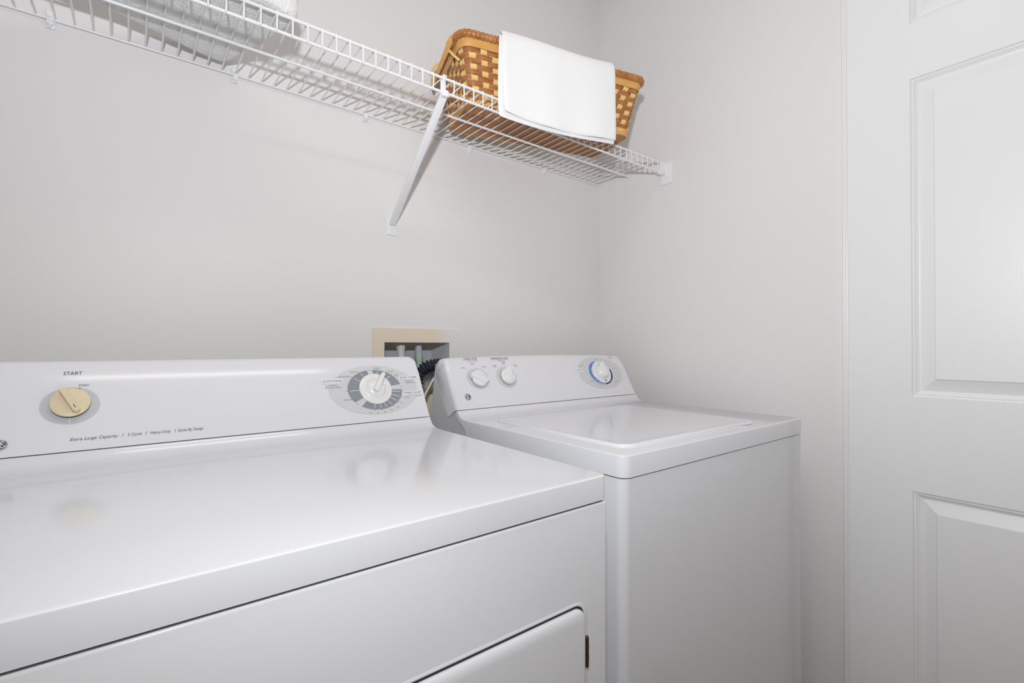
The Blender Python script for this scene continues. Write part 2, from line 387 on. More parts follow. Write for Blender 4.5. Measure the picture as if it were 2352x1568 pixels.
def monogram(fr, cx, ct, r, parent, dark):
    """round badge: dark disc, pale ring and curling script letters"""
    bm = bmesh.new()
    ellipse_patch(bm, fr, cx, ct, r, r, 0.0008, 40, 0)
    ellipse_patch(bm, fr, cx, ct, r*1.0, r*1.0, 0.0010, 40, 1, ia=r*0.93, ib=r*0.93)
    ellipse_patch(bm, fr, cx, ct, r*0.86, r*0.86, 0.0010, 40, 1, ia=r*0.81, ib=r*0.81)
    def curl(pts, wd):
        sp = smooth_path([(a, b, 0) for a, b in pts], 5)
        for a, b in zip(sp, sp[1:]): strip(bm, fr, (cx+a.x*r, ct+a.y*r), (cx+b.x*r, ct+b.y*r), wd*r, 0.0012, 1)
    curl([(-0.08, 0.52), (-0.30, 0.60), (-0.46, 0.38), (-0.34, 0.12), (-0.10, 0.10), (-0.04, 0.34), (-0.22, 0.36)], 0.12)
    curl([(-0.60, -0.05), (-0.52, -0.34), (-0.26, -0.42), (-0.06, -0.20), (-0.14, 0.04), (-0.36, 0.00), (-0.38, -0.18)], 0.12)
    curl([(-0.05, -0.20), (-0.02, -0.50), (-0.20, -0.62), (-0.34, -0.52)], 0.11)
    curl([(0.46, 0.40), (0.34, 0.58), (0.12, 0.52), (0.10, 0.24), (0.30, 0.14), (0.40, 0.20)], 0.12)
    curl([(0.28, 0.10), (0.04, 0.02), (0.04, -0.34), (0.24, -0.50), (0.50, -0.36), (0.56, -0.12)], 0.12)
    for k in range(4):
        a = PI/4+k*PI/2; q = [(math.cos(a)*0.60, math.sin(a)*0.60), (math.cos(a+0.35)*0.72, math.sin(a+0.35)*0.72), (math.cos(a+0.7)*0.78, math.sin(a+0.7)*0.78)]
        curl(q, 0.07)
    return flat('badge', bm, [dark, M['white']], parent)

# ---- dryer
DX1 = -0.9087; DX0 = DX1-0.686; DYF = -0.8277
dry = empty('clothes_dryer', ((DX0+DX1)/2, -0.5, 0), 'wide white front loading clothes dryer with a cream start knob, nearest machine', 'clothes dryer')
bm = bmesh.new(); bx(bm, (DX0+0.002, DYF+0.0015, 0.0), (DX1-0.0005, -0.11, 0.8845), 0.003, 3)
# shallow recess around the loading door, cut as a frame of strips in front of the cabinet is avoided: door sits in a pressed surround
finish('cabinet', bm, M['enamel'], dry, sharp=30)
bm = bmesh.new(); bx(bm, (DX0+0.004, DYF+0.006, 0.8840), (DX1-0.004, -0.12, 0.8880)); finish('seam_gasket', bm, M['gap'], dry)
prof = deck_prof(DYF, 0.9205, 0.8878, -0.3225, 0.9415, -0.372)
deck('top_panel', dry, DX0, DX1, prof, 0.010, M['enamel'])
bm = bmesh.new(); prism(bm, [(-0.318, 0.86), (-0.318, 0.935), (-0.235, 1.05), (-0.20, 1.05), (-0.165, 0.86)], DX0+0.006, DX1-0.006)
finish('console_back', bm, M['steelgrey'], dry)
frD = face_frame(DX1, -0.3225, 0.9415, -0.2640, 1.0455)
con = console('console', dry, DX0, DX1, frD, 0.1465, 0.15, 0.0, 0.014, 0.135, M['plastic'])
# front loading door with rounded corners
def rrect(x0, x1, z0, z1, r, n=6):
    p = []
    for cx, cz, a in ((x1-r, z1-r, 0), (x0+r, z1-r, 90), (x0+r, z0+r, 180), (x1-r, z0+r, 270)):
        p += arc(cx, cz, r, a, a+90, n)
    return p
dx0, dx1, dz0, dz1 = -1.47, -0.9565, 0.30, 0.7575
def loft(bm, rings, cap=True, mi=0):
    R_ = [[bm.verts.new(q) for q in r] for r in rings]
    L = len(R_[0])
    for a, b in zip(R_, R_[1:]):
        for i in range(L): bm.faces.new((a[i], a[(i+1) % L], b[(i+1) % L], b[i])).material_index = mi
    if cap: bm.faces.new(R_[-1]).material_index = mi
bm = bmesh.new()
yb = DYF+0.0014
loft(bm, [[(x, yb, z) for x, z in rrect(dx0-0.010, dx1+0.010, dz0-0.010, dz1+0.007, 0.024)],
          [(x, yb-0.0012, z) for x, z in rrect(dx0-0.007, dx1+0.007, dz0-0.007, dz1+0.005, 0.021)],
          [(x, yb-0.0012, z) for x, z in rrect(dx0-0.0035, dx1+0.0022, dz0-0.003, dz1+0.0035, 0.018)],
          [(x, yb+0.0004, z) for x, z in rrect(dx0-0.003, dx1+0.0018, dz0-0.003, dz1+0.0032, 0.018)]], cap=False)
finish('door_surround', bm, M['enamel'], dry, sharp=60)
bm = bmesh.new(); loft(bm, [[(x, yb-0.0003, z) for x, z in rrect(dx0-0.0035, dx1+0.0022, dz0-0.003, dz1+0.0035, 0.018)]]); finish('door_gasket', bm, M['gap'], dry)
bm = bmesh.new()
loft(bm, [[(x, yb-0.0006, z) for x, z in rrect(dx0, dx1, dz0, dz1, 0.016)],
          [(x, yb-0.0040, z) for x, z in rrect(dx0, dx1, dz0, dz1, 0.016)],
          [(x, yb-0.0058, z) for x, z in rrect(dx0+0.0012, dx1-0.0012, dz0+0.0012, dz1-0.0012, 0.015)],
          [(x, yb-0.0078, z) for x, z in rrect(dx0+0.006, dx1-0.003, dz0+0.006, dz1-0.006, 0.013)],
          [(x, yb-0.0085, z) for x, z in rrect(dx0+0.012, dx1-0.006, dz0+0.012, dz1-0.013, 0.011)]])
ddoor = finish('loading_door', bm, M['enamel'], dry, sharp=50)
bm = bmesh.new()
cyl(bm, (dx1+0.0030, yb-0.0045, 0.679), (dx1+0.0030, yb-0.0045, 0.7175), 0.0030, 14)
bx(bm, (dx1-0.0005, yb-0.0032, 0.680), (dx1+0.0062, yb-0.0010, 0.7165))
for z in (0.686, 0.711): cyl(bm, (dx1+0.001, yb-0.0025, z), (dx1+0.001, yb-0.0062, z), 0.0011, 10)
for z in (0.6925, 0.7045): cyl(bm, (dx1+0.0030, yb-0.0045, z), (dx1+0.0030, yb-0.0045, z+0.0006), 0.0034, 14)
finish('hinge', bm, M['hinge'], ddoor, label='dark bronze hinge')

# dryer console print
bm = bmesh.new()
ellipse_patch(bm, frD, -0.5885, 0.0740, 0.0340, 0.0300, 0.0006, 64, 0)
strip(bm, frD, (-0.5885, 0.0445), (-0.5885, 0.060), 0.0009, 0.0009, 1); strip(bm, frD, (-0.5885, 0.090), (-0.5885, 0.1035), 0.0009, 0.0009, 1)
flat('dial_plate', bm, [M['dialgrey'], M['white']], con)
bm = bmesh.new()
lettering(frD, 'START', -0.588, 0.1255, 0.0055, 0.0215, parent=con, m=M['ink'])
lettering(frD, 'START', -0.5742, 0.1050, 0.0036, 0.0120, parent=con, m=M['ink'])
ellipse_patch(bm, frD, -0.5798, 0.1008, 0.0019, 0.0014, 0.0009, 20); flat('start_dot', bm, M['ink'], con)
lettering(frD, 'Extra Large Capacity', -0.5865, 0.0170, 0.0046, 0.0545, align='LEFT', shear=0.25, parent=con, m=M['ink'])
lettering(frD, 'I', -0.5262, 0.0170, 0.0046, shear=0.25, parent=con, m=M['ink'])
lettering(frD, '3 Cycle', -0.5205, 0.0170, 0.0046, 0.0175, align='LEFT', shear=0.25, parent=con, m=M['ink'])
lettering(frD, 'I', -0.4975, 0.0170, 0.0046, shear=0.25, parent=con, m=M['ink'])
lettering(frD, 'Heavy Duty', -0.4925, 0.0170, 0.0046, 0.0270, align='LEFT', shear=0.25, parent=con, m=M['ink'])
lettering(frD, 'I', -0.4598, 0.0170, 0.0046, shear=0.25, parent=con, m=M['ink'])
lettering(frD, 'Quiet By Design', -0.4560, 0.0170, 0.0046, 0.0350, align='LEFT', shear=0.25, parent=con, m=M['ink'])
monogram(frD, -0.6580, 0.0200, 0.0082, con, M['ink'])
# start knob
bm = bmesh.new(); lathe(bm, frD, -0.5882, 0.0755, [(0.0212, 0.0004), (0.0212, 0.0072)], mi=0)
sk = finish('start_knob', bm, M['gap'], dry, label='cream start knob with a straight raised grip')
bm = bmesh.new()
lathe(bm, frD, -0.5882, 0.0755, [(0.0228, 0.0068), (0.0232, 0.0075), (0.0232, 0.0092), (0.0226, 0.0102), (0.0180, 0.0112), (0.0090, 0.0116)])
blade(bm, frD, -0.5882, 0.0755, 117, 0.0215, 0.0215, 0.0050, 0.0050, 0.0100, 0.0205)
finish('cap', bm, M['beige'], sk, sharp=30)
bm = bmesh.new(); c_, s_ = math.cos(math.radians(117)), math.sin(math.radians(117))
strip(bm, frD, (-0.5882-0.0095*c_, 0.0755-0.0095*s_), (-0.5882-0.0155*c_, 0.0755-0.0155*s_), 0.0011, 0.0208)
flat('mark', bm, M['ink'], sk)
# timer dial print
cx, ct = -0.1105, 0.0725
bm = bmesh.new(); ellipse_patch(bm, frD, cx, ct, 0.0965, 0.0560, 0.0005, 96); flat('dial_plate', bm, M['dialpale'], con)
bm = bmesh.new()
ra, rb, ia, ib = 0.0590, 0.0460, 0.036, 0.030
for a0, a1 in ((12, 89), (101, 215), (-128, -4)): ellipse_patch(bm, frD, cx, ct, ra, rb, 0.0008, 40, 0, a0, a1, ia, ib)
for a in (78, 45, 118, 140, 181, -12, -27, -42, -58, -72, -86, -101):
    c, s = math.cos(math.radians(a)), math.sin(math.radians(a))
    strip(bm, frD, (cx+0.036*c, ct+0.030*s), (cx+0.0550*c, ct+0.0425*s), 0.0011, 0.0011, 1)
    strip(bm, frD, (cx+0.0592*c, ct+0.0462*s), (cx+0.0620*c, ct+0.0485*s), 0.0006, 0.0011, 2)
for a in (95, 4, 222): ellipse_patch(bm, frD, cx+0.0590*math.cos(math.radians(a)), ct+0.0455*math.sin(math.radians(a)), 0.0009, 0.0009, 0.0012, 14, 2)
flat('timer_ring', bm, [M['ringgrey'], M['white'], M['ink']], con)
bm = bmesh.new()
for x0_, x1_, t0_, t1_ in ((-0.2185, -0.1760, 0.0905, 0.1005), (-0.0520, -0.0075, 0.0935, 0.1015), (-0.0530, -0.0050, 0.0560, 0.0645)):
    bm = bmesh.new(); bm.faces.new([bm.verts.new(fp(frD, a, b, 0.0009)) for a, b in rrect(x0_, x1_, t0_, t1_, 0.0018, 4)])
    flat('label_patch', bm, M['white'], con)
bm = bmesh.new()
lettering(frD, 'COTTONS', -0.1972, 0.0930, 0.0048, 0.0380, n=0.0013, parent=con, m=M['ink'])
lettering(frD, 'EASY CARE', -0.0298, 0.0955, 0.0042, 0.0390, n=0.0013, parent=con, m=M['ink'])
lettering(frD, 'TIMED FLUFF', -0.0290, 0.0580, 0.0042, 0.0430, n=0.0013, parent=con, m=M['ink'])
bm = bmesh.new()
for s_, x_, t_, w_ in (('AUTOMATIC', -0.2005, 0.0845, 0.0245), ('REGULAR HEAT', -0.1970, 0.0800, 0.031), ('LESS DRY', -0.1500, 0.1130, 0.0150), ('OPTIMUM DRY', -0.1720, 0.1030, 0.0245),
        ('MORE DRY', -0.1720, 0.0515, 0.0190), ('MORE DRY', -0.0975, 0.1205, 0.0170), ('LESS DRY', -0.0690, 0.1115, 0.0150), ('LOW', -0.0585, 0.1040, 0.0070), ('DAMP', -0.0560, 0.1005, 0.0090),
        ('AUTOMATIC', -0.0305, 0.0870, 0.0210), ('MEDIUM HEAT', -0.0260, 0.0830, 0.0240), ('NO HEAT', -0.0145, 0.0505, 0.0150), ('70 MIN', -0.0435, 0.0485, 0.0105),
        ('60', -0.0595, 0.0365, 0.0040), ('50', -0.0700, 0.0275, 0.0040), ('40', -0.0850, 0.0225, 0.0040), ('30', -0.1010, 0.0190, 0.0040), ('20', -0.1160, 0.0180, 0.0040), ('10', -0.1320, 0.0195, 0.0040)):
    lettering(frD, s_, x_, t_, 0.0026, w_, n=0.0012, parent=con, m=M['inklight'])
# timer knob
kx, kt = cx-0.0005, ct+0.0005
bm = bmesh.new()
lathe(bm, frD, kx, kt, [(0.0350, 0.0004), (0.0352, 0.0030), (0.0348, 0.0046), (0.0340, 0.0052), (0.0262, 0.0056), (0.0250, 0.0066), (0.0235, 0.0070), (0.0222, 0.0064), (0.0190, 0.0100), (0.0130, 0.0128), (0.0050, 0.0138)], 64)
blade(bm, frD, kx, kt, 58, 0.0130, 0.0345, 0.0070, 0.0050, 0.0060, 0.0205)
finish('timer_knob', bm, M['knobw'], dry, label='round white timer knob with a pointer', sharp=35)

# ---- washing machine
WX0, WX1, WYF = -0.8029, -0.1169, -0.7711
wm = empty('washing_machine', ((WX0+WX1)/2, -0.45, 0), 'white top loading washing machine with closed lid, standing in the corner beside the door', 'washing machine')
bm = bmesh.new()
fs = bx(bm, (WX0+0.002, WYF+0.003, 0.0), (WX1+0.001, -0.095, 0.8815))
ve = [e for e in bm.edges if abs(e.verts[0].co.z-e.verts[1].co.z) > 0.5 and e.verts[0].co.y < -0.5]
bmesh.ops.bevel(bm, geom=ve, offset=0.016, segments=8, profile=0.5, affect='EDGES')
finish('cabinet', bm, M['enamel'], wm, sharp=30)
bm = bmesh.new(); bx(bm, (WX0+0.007, WYF+0.009, 0.8813), (WX1-0.005, -0.312, 0.8845)); finish('seam_gasket', bm, M['gap'], wm)
prof = deck_prof(WYF, 0.9200, 0.8838, -0.2645, 0.9395, -0.312)
deck('top_panel', wm, WX0, WX1, prof, 0.018, M['enamel'])
# lid
bm = bmesh.new()
def rl(x0, x1, y0, y1, r): return rrect(x0, x1, y0, y1, r, 8)
lx0, lx1, ly0, ly1 = -0.7550, -0.2760, -0.7330, -0.345
loft(bm, [[(x, y, 0.9198) for x, y in rl(lx0, lx1, ly0, ly1, 0.030)],
          [(x, y, 0.9225) for x, y in rl(lx0, lx1, ly0, ly1, 0.030)],
          [(x, y, 0.9245) for x, y in rl(lx0+0.001, lx1-0.001, ly0+0.001, ly1-0.001, 0.029)],
          [(x, y, 0.9252) for x, y in rl(lx0+0.0035, lx1-0.0035, ly0+0.0035, ly1-0.0035, 0.0265)],
          [(x, y, 0.9245) for x, y in rl(lx0+0.010, lx1-0.010, ly0+0.010, ly1-0.010, 0.022)],
          [(x, y, 0.9242) for x, y in rl(lx0+0.035, lx1-0.035, ly0+0.035, ly1-0.035, 0.012)]])
lid = finish('lid', bm, M['enamel'], wm, sharp=60)
bm = bmesh.new()   # finger grip scooped under the front edge of the lid
pts = [(lx1-0.012-0.062*t, ly0+0.0002-0.0045*math.sin(PI*t)**0.8) for t in [i/20 for i in range(21)]]
top = [bm.verts.new((x, y, 0.9206)) for x, y in pts]; bk = [bm.verts.new((x, ly0+0.0004, 0.9228)) for x, y in pts]
for i in range(20): bm.faces.new((top[i], top[i+1], bk[i+1], bk[i]))
finish('finger_grip', bm, M['enamel'], lid)
# metal back of the console
bm = bmesh.new()
prism(bm, [(-0.320, 0.8815), (-0.318, 0.888), (-0.262, 0.920), (-0.232, 0.932), (-0.205, 0.925), (-0.180, 0.965), (-0.162, 1.03), (-0.160, 1.048), (-0.150, 1.050), (-0.147, 1.04), (-0.118, 0.8815)], WX0+0.0035, WX1-0.0035)
finish('console_back', bm, M['steelgrey'], wm, label='grey sheet steel console back', sharp=25)
frW = face_frame(WX1, -0.2645, 0.9395, -0.2064, 1.0455)
wc = console('console', wm, WX0, WX1, frW, 0.1465, 0.16, 0.006, 0.017, 0.116, M['plastic'], vtip=True)
bm = bmesh.new()
ellipse_patch(bm, frW, -0.5985, 0.0840, 0.0345, 0.0300, 0.0006, 64); flat('dial_plate', bm, M['dialpale'], wc)
bm = bmesh.new(); ellipse_patch(bm, frW, -0.5055, 0.0840, 0.0340, 0.0315, 0.0006, 64); flat('dial_plate', bm, M['dialpale'], wc)
def small_knob(kx, kt, ang, label):
    bm = bmesh.new(); lathe(bm, frW, kx, kt, [(0.0240, 0.0004), (0.0246, 0.0035), (0.0240, 0.0048), (0.0225, 0.0052)])
    k = finish('selector_knob', bm, M['chrome'], wm, label=label)
    bm = bmesh.new()
    lathe(bm, frW, kx, kt, [(0.0222, 0.0046), (0.0232, 0.0070), (0.0230, 0.0100), (0.0212, 0.0118), (0.0150, 0.0130), (0.0060, 0.0134)])
    blade(bm, frW, kx, kt, ang, 0.0235, 0.0280, 0.0135, 0.0090, 0.0060, 0.0160)
    finish('cap', bm, M['knobw'], k, sharp=45)
small_knob(-0.5990, 0.0815, 158, 'white load size knob pointing left')
small_knob(-0.5050, 0.0830, 72, 'white temperature knob pointing up')
bm = bmesh.new()
lettering(frW, 'LOAD SIZE', -0.6060, 0.1385, 0.0062, 0.0420, parent=wc, m=M['ink'])
lettering(frW, 'TEMPERATURE', -0.5110, 0.1375, 0.0062, 0.0600, parent=wc, m=M['ink'])
bm = bmesh.new()
for s_, x_, t_, w_ in (('Super Capacity', -0.6010, 0.1330, 0.0300), ('LARGE', -0.6050, 0.1245, 0.0125), ('SMALL', -0.6350, 0.1135, 0.0140), ('SUPER', -0.5690, 0.1150, 0.0130),
        ('Wash/Rinse', -0.5075, 0.1325, 0.0240), ('WARM', -0.5020, 0.1265, 0.0130), ('COLD', -0.5030, 0.1220, 0.0095), ('COLD', -0.5350, 0.1180, 0.0120), ('COLD', -0.5350, 0.1140, 0.0110),
        ('HOT', -0.4640, 0.1180, 0.0090), ('COLD', -0.4620, 0.1140, 0.0110)):
    lettering(frW, s_, x_, t_, 0.0030, w_, n=0.0010, parent=wc, m=M['inklight'])
monogram(frW, -0.6455, 0.0340, 0.0092, wc, M['navy'])
# cycle dial
cx, ct = -0.1270, 0.0835
bm = bmesh.new(); ellipse_patch(bm, frW, cx, ct, 0.0990, 0.0565, 0.0005, 96); flat('dial_plate', bm, M['dialpale'], wc)
bm = bmesh.new(); ra, rb, ia, ib = 0.0520, 0.0415, 0.0405, 0.0335
ellipse_patch(bm, frW, cx, ct, ra, rb, 0.0008, 40, 0, 98, 232, ia, ib)
for k in range(6): ellipse_patch(bm, frW, cx, ct, ra, rb, 0.0008, 6, 1 if k % 2 else 0, 232+k*6.3, 232+k*6.3+5.0, ia, ib)
ellipse_patch(bm, frW, cx, ct, ra, rb, 0.0008, 30, 2, 272, 376, ia, ib); ellipse_patch(bm, frW, cx, ct, ra, rb, 0.0008, 8, 2, 66, 86, ia, ib)
for a in (160, 224, 310):
    c, s = math.cos(math.radians(a)), math.sin(math.radians(a)); strip(bm, frW, (cx+ia*c, ct+ib*s), (cx+ra*c, ct+rb*s), 0.0008, 0.0011, 3)
flat('cycle_ring', bm, [M['blue'], M['lblue'], M['navy'], M['white']], wc)
bm = bmesh.new()
for x0_, x1_, t0_, t1_ in ((-0.2320, -0.2060, 0.0885, 0.1000), (-0.0560, -0.0290, 0.1050, 0.1150)):
    bm = bmesh.new(); bm.faces.new([bm.verts.new(fp(frW, a, b, 0.0009)) for a, b in rrect(x0_, x1_, t0_, t1_, 0.003, 4)])
    flat('label_patch', bm, M['white'], wc)
bm = bmesh.new()
lettering(frW, 'WHITES', -0.2190, 0.0935, 0.0038, 0.0200, n=0.0012, parent=wc, m=M['ink'])
lettering(frW, 'CASUALS', -0.0425, 0.1085, 0.0036, 0.0210, n=0.0012, parent=wc, m=M['ink'])
bm = bmesh.new()
for s_, x_, t_, w_ in (('HEAVY SOIL', -0.2030, 0.1080, 0.0180), ('NORMAL SOIL', -0.1790, 0.0560, 0.0190), ('LIGHT', -0.1660, 0.0490, 0.0080), ('PRE WASH', -0.1560, 0.0425, 0.0120), ('SOAK', -0.1450, 0.0375, 0.0090),
        ('OFF', -0.1290, 0.0385, 0.0050), ('SPIN RINSE', -0.0730, 0.0475, 0.0170), ('OFF', -0.0585, 0.0950, 0.0070), ('RINSE', -0.1230, 0.1300, 0.0100), ('TO START WASHER', -0.0560, 0.1385, 0.0260), ('PULL KNOB OUT', -0.0520, 0.1335, 0.0200)):
    lettering(frW, s_, x_, t_, 0.0024, w_, n=0.0011, parent=wc, m=M['inklight'])
kx, kt = cx+0.002, ct+0.001
bm = bmesh.new()
lathe(bm, frW, kx, kt, [(0.0385, 0.0004), (0.0388, 0.0040), (0.0375, 0.0054), (0.0245, 0.0060), (0.0225, 0.0048), (0.0215, 0.0100), (0.0222, 0.0145), (0.0205, 0.0165), (0.0130, 0.0180), (0.0060, 0.0183)], 64)
blade(bm, frW, kx, kt, 82, 0.0200, 0.0300, 0.0185, 0.0060, 0.0080, 0.0200)
ck = finish('cycle_knob', bm, M['knobw'], wm, label='large white cycle knob with a pointed grip', sharp=35)
bm = bmesh.new(); bm.faces.new([bm.verts.new(fp(frW, kx+a, kt+b, 0.0066)) for a, b in ((-0.004, -0.0285), (0.004, -0.0285), (0, -0.0355))])
flat('pointer_mark', bm, M['ink'], ck)

# ------------------------------------------------------------------ wire shelf
SZ, SY, LZ, MY = 1.7195, -0.2911, 1.6860, -0.1468
XL, XR = -1.75, -0.0150
sh = empty('wire_shelf', (-0.88, 0, SZ), 'long white wire shelf with a front lip running along the back wall above both machines', 'shelf')
def rod(y, z, x0, x1, r=0.0031):
    bm = bmesh.new(); tube(bm, [(x0, y, z), (x1, y, z)], r, 12); finish('rod', bm, M['wire'], sh)
rod(-0.0060, SZ, XL, -0.004, 0.0026); rod(MY, SZ-0.0048, XL, -0.0035); rod(SY, SZ-0.0002, XL, XR); rod(SY, LZ, XL, XR)
wx = -0.7242; k0 = int(math.floor((wx-XL)/0.02736)); first = None
bm = bmesh.new()
tube(bm, [(0, -0.0070, SZ+0.0015), (0, SY+0.006, SZ+0.0022), (0, SY-0.0005, SZ+0.0026), (0, SY-0.0038, SZ+0.0012), (0, SY-0.0044, SZ-0.003), (0, SY-0.0042, LZ+0.002), (0, SY-0.0036, LZ-0.0020)], 0.0017, 8)
cw = finish('cross_wire', bm, M['wire'], sh); cwx = []
x = wx-k0*0.02736
while x < -0.018: cwx.append(x); x += 0.02736
inv = cw.matrix_parent_inverse.copy()
for i, x in enumerate(cwx):
    o = cw if i == 0 else cw.copy()
    if i: COL.objects.link(o); o.parent = sh; o.matrix_parent_inverse = inv
    o.location = (x, 0, 0)
clip0 = None
for i, x in enumerate((-1.5534, -1.2435, -0.9352, -0.6000, -0.2905)):
    if clip0 is None:
        bm = bmesh.new()
        bx(bm, (-0.0070, -0.0040, SZ-0.017), (0.0075, -0.0002, SZ+0.017), 0.0015)
        cyl(bm, (0, -0.0035, SZ+0.010), (0, -0.0062, SZ+0.010), 0.0052, 16)
        bx(bm, (-0.0050, -0.0110, SZ-0.012), (0.0050, -0.0030, SZ+0.003), 0.0016)
        bx(bm, (-0.0015, -0.0116, SZ-0.017), (0.0015, -0.0030, SZ+0.001), 0.0005)
        clip0 = finish('wall_clip', bm, M['wire'], sh); o = clip0; ci = o.matrix_parent_inverse.copy()
    else:
        o = clip0.copy(); COL.objects.link(o); o.parent = sh; o.matrix_parent_inverse = ci
    o.location = (x, 0, 0)
# end bracket on the right wall
bm = bmesh.new()
bx(bm, (-0.0042, -0.326, 1.647), (-0.0002, -0.280, 1.722), 0.0015)
bx(bm, (-0.030, SY-0.0068, LZ-0.0060), (-0.0120, SY+0.0075, LZ+0.006), 0.0015)
bx(bm, (-0.018, SY-0.0075, LZ-0.0065), (-0.0030, SY+0.0085, SZ+0.005), 0.0015)
bx(bm, (-0.0060, -0.318, 1.668), (-0.0035, -0.300, 1.690), 0.001)
finish('end_bracket', bm, M['wire'], sh)
# diagonal support
bm = bmesh.new()
def strut(bm, a, b, wd, th):
    a, b = Vector(a), Vector(b); t = (b-a).normalized(); s = Vector((1, 0, 0)); s = (s-t*s.dot(t)).normalized(); n = t.cross(s)
    rings = [[bm.verts.new(p+s*u+n*v) for u, v in ((-wd, -th), (wd, -th), (wd, th), (-wd, th))] for p in (a, b)]
    for k in range(4): bm.faces.new((rings[0][k], rings[0][(k+1) % 4], rings[1][(k+1) % 4], rings[1][k]))
    bm.faces.new(rings[0][::-1]); bm.faces.new(rings[1])
strut(bm, (-0.857, -0.004, 1.435), (-0.857, SY-0.002, 1.686), 0.0095, 0.0035)
bmesh.ops.bevel(bm, geom=list(bm.edges), offset=0.0015, segments=2, profile=0.5, affect='EDGES')
bx(bm, (-0.8655, SY-0.0065, 1.676), (-0.8485, SY+0.006, 1.691), 0.002)
bx(bm, (-0.864, SY+0.0045, 1.690), (-0.850, SY+0.0085, 1.726), 0.0015)
tube(bm, [(-0.857, SY+0.0065, SZ-0.004), (-0.857, SY+0.0050, SZ+0.004), (-0.857, SY-0.001, SZ+0.0065)], 0.0032, 8, squash=1.8)
bx(bm, (-0.8725, -0.0030, 1.406), (-0.8420, -0.0002, 1.455), 0.0012)
cyl(bm, (-0.857, -0.0028, 1.428), (-0.857, -0.0052, 1.428), 0.0038, 16)
finish('support_bracket', bm, M['wire'], sh)

# ------------------------------------------------------------------ basket
ZB = SZ+0.0042
th = math.radians(-14.5); bu = Vector((math.cos(th), math.sin(th), 0)); bw = Vector((-bu.y, bu.x, 0)); bo = Vector((-0.7478, -0.2241, ZB))
BW, BD, BH, FL_ = 0.503, 0.180, 0.166, 0.031
bk_ = empty('wicker_basket', tuple(bo+bu*BW/2+bw*BD/2), 'rectangular woven wood splint basket in brown and yellow, on the wire shelf near the corner', 'basket')
def bp(u, v, z): return bo+bu*u+bw*v+Vector((0, 0, z))
def perim(h, off=0.0, rc=0.024):
    """rounded rectangle at height h, growing outward with the flare; returns a function of arc length and its length"""
    e_ = FL_*h/BH+off; x0, x1, y0, y1 = -e_, BW+e_, -e_, BD+e_
    segs = []; L = 0
    r = rc
    def add(f, l):
        nonlocal L
        segs.append((L, L+l, f)); L += l
    add(lambda t, a=x0+r, b=x1-r, y=y0: (a+(b-a)*t, y, 0, -1), x1-x0-2*r)
    add(lambda t: (x1-r+r*math.sin(t*PI/2), y0+r-r*math.cos(t*PI/2), math.sin(t*PI/2), -math.cos(t*PI/2)), r*PI/2)
    add(lambda t: (x1, y0+r+(y1-y0-2*r)*t, 1, 0), y1-y0-2*r)
    add(lambda t: (x1-r+r*math.cos(t*PI/2), y1-r+r*math.sin(t*PI/2), math.cos(t*PI/2), math.sin(t*PI/2)), r*PI/2)
    add(lambda t: (x1-r-(x1-x0-2*r)*t, y1, 0, 1), x1-x0-2*r)
    add(lambda t: (x0+r-r*math.sin(t*PI/2), y1-r+r*math.cos(t*PI/2), -math.sin(t*PI/2), math.cos(t*PI/2)), r*PI/2)
    add(lambda t: (x0, y1-r-(y1-y0-2*r)*t, -1, 0), y1-y0-2*r)
    add(lambda t: (x0+r-r*math.cos(t*PI/2), y0+r-r*math.sin(t*PI/2), -math.cos(t*PI/2), -math.sin(t*PI/2)), r*PI/2)
    def at(q, o=0.0):
        s = (q % 1.0)*L
        for a, b, f in segs:
            if s <= b+1e-9:
                u, v, nx, ny = f((s-a)/(b-a)); return u+nx*o, v+ny*o
        return segs[-1][2](1)[:2]
    return at, L
NS = 48                      # upright stakes round the basket (even, so the weave alternates)
def ribbon(bm, h0, h1, off, thick, N, closed=True, q0=0, q1=1):
    """band between heights h0,h1 following the perimeter; off(q) is the outward offset"""
    rings = []
    a0, _ = perim(h0); a1, _ = perim(h1); am, _ = perim((h0+h1)/2)
    cnt = N if closed else N+1
    for i in range(cnt):
        q = q0+(q1-q0)*i/N; o = off(q)
        rings.append([bm.verts.new(bp(*a0(q, o-thick), h0)), bm.verts.new(bp(*a0(q, o-thick*0.35), h0)), bm.verts.new(bp(*am(q, o), (h0+h1)/2)), bm.verts.new(bp(*a1(q, o-thick*0.35), h1)), bm.verts.new(bp(*a1(q, o-thick), h1))])
    L = len(rings); out = []
    for i in range(L if closed else L-1):
        A, B = rings[i], rings[(i+1) % L]
        for k in range(5): out.append(bm.faces.new((A[k], A[(k+1) % 5], B[(k+1) % 5], B[k])))
    if not closed: bm.faces.new(rings[0]); bm.faces.new(rings[-1][::-1])
    return out
HB0, HB1, HT0, HT1 = 0.0, 0.0185, 0.1290, 0.1500
rows = 9; rh = (HT0-HB1+0.004)/rows
bm = bmesh.new()
for r_ in range(rows):
    h = HB1-0.001+r_*rh; jit = [random.uniform(-0.0004, 0.0004) for _ in range(4)]
    ribbon(bm, h+0.0003+jit[0], h+rh-0.0004+jit[1], lambda q, r_=r_: 0.0017*math.cos(2*PI*q*NS/2+PI*r_)*1.0+0.0006, 0.0011, NS*8)
for f in bm.faces: f.material_index = 0
nf = len(bm.faces)
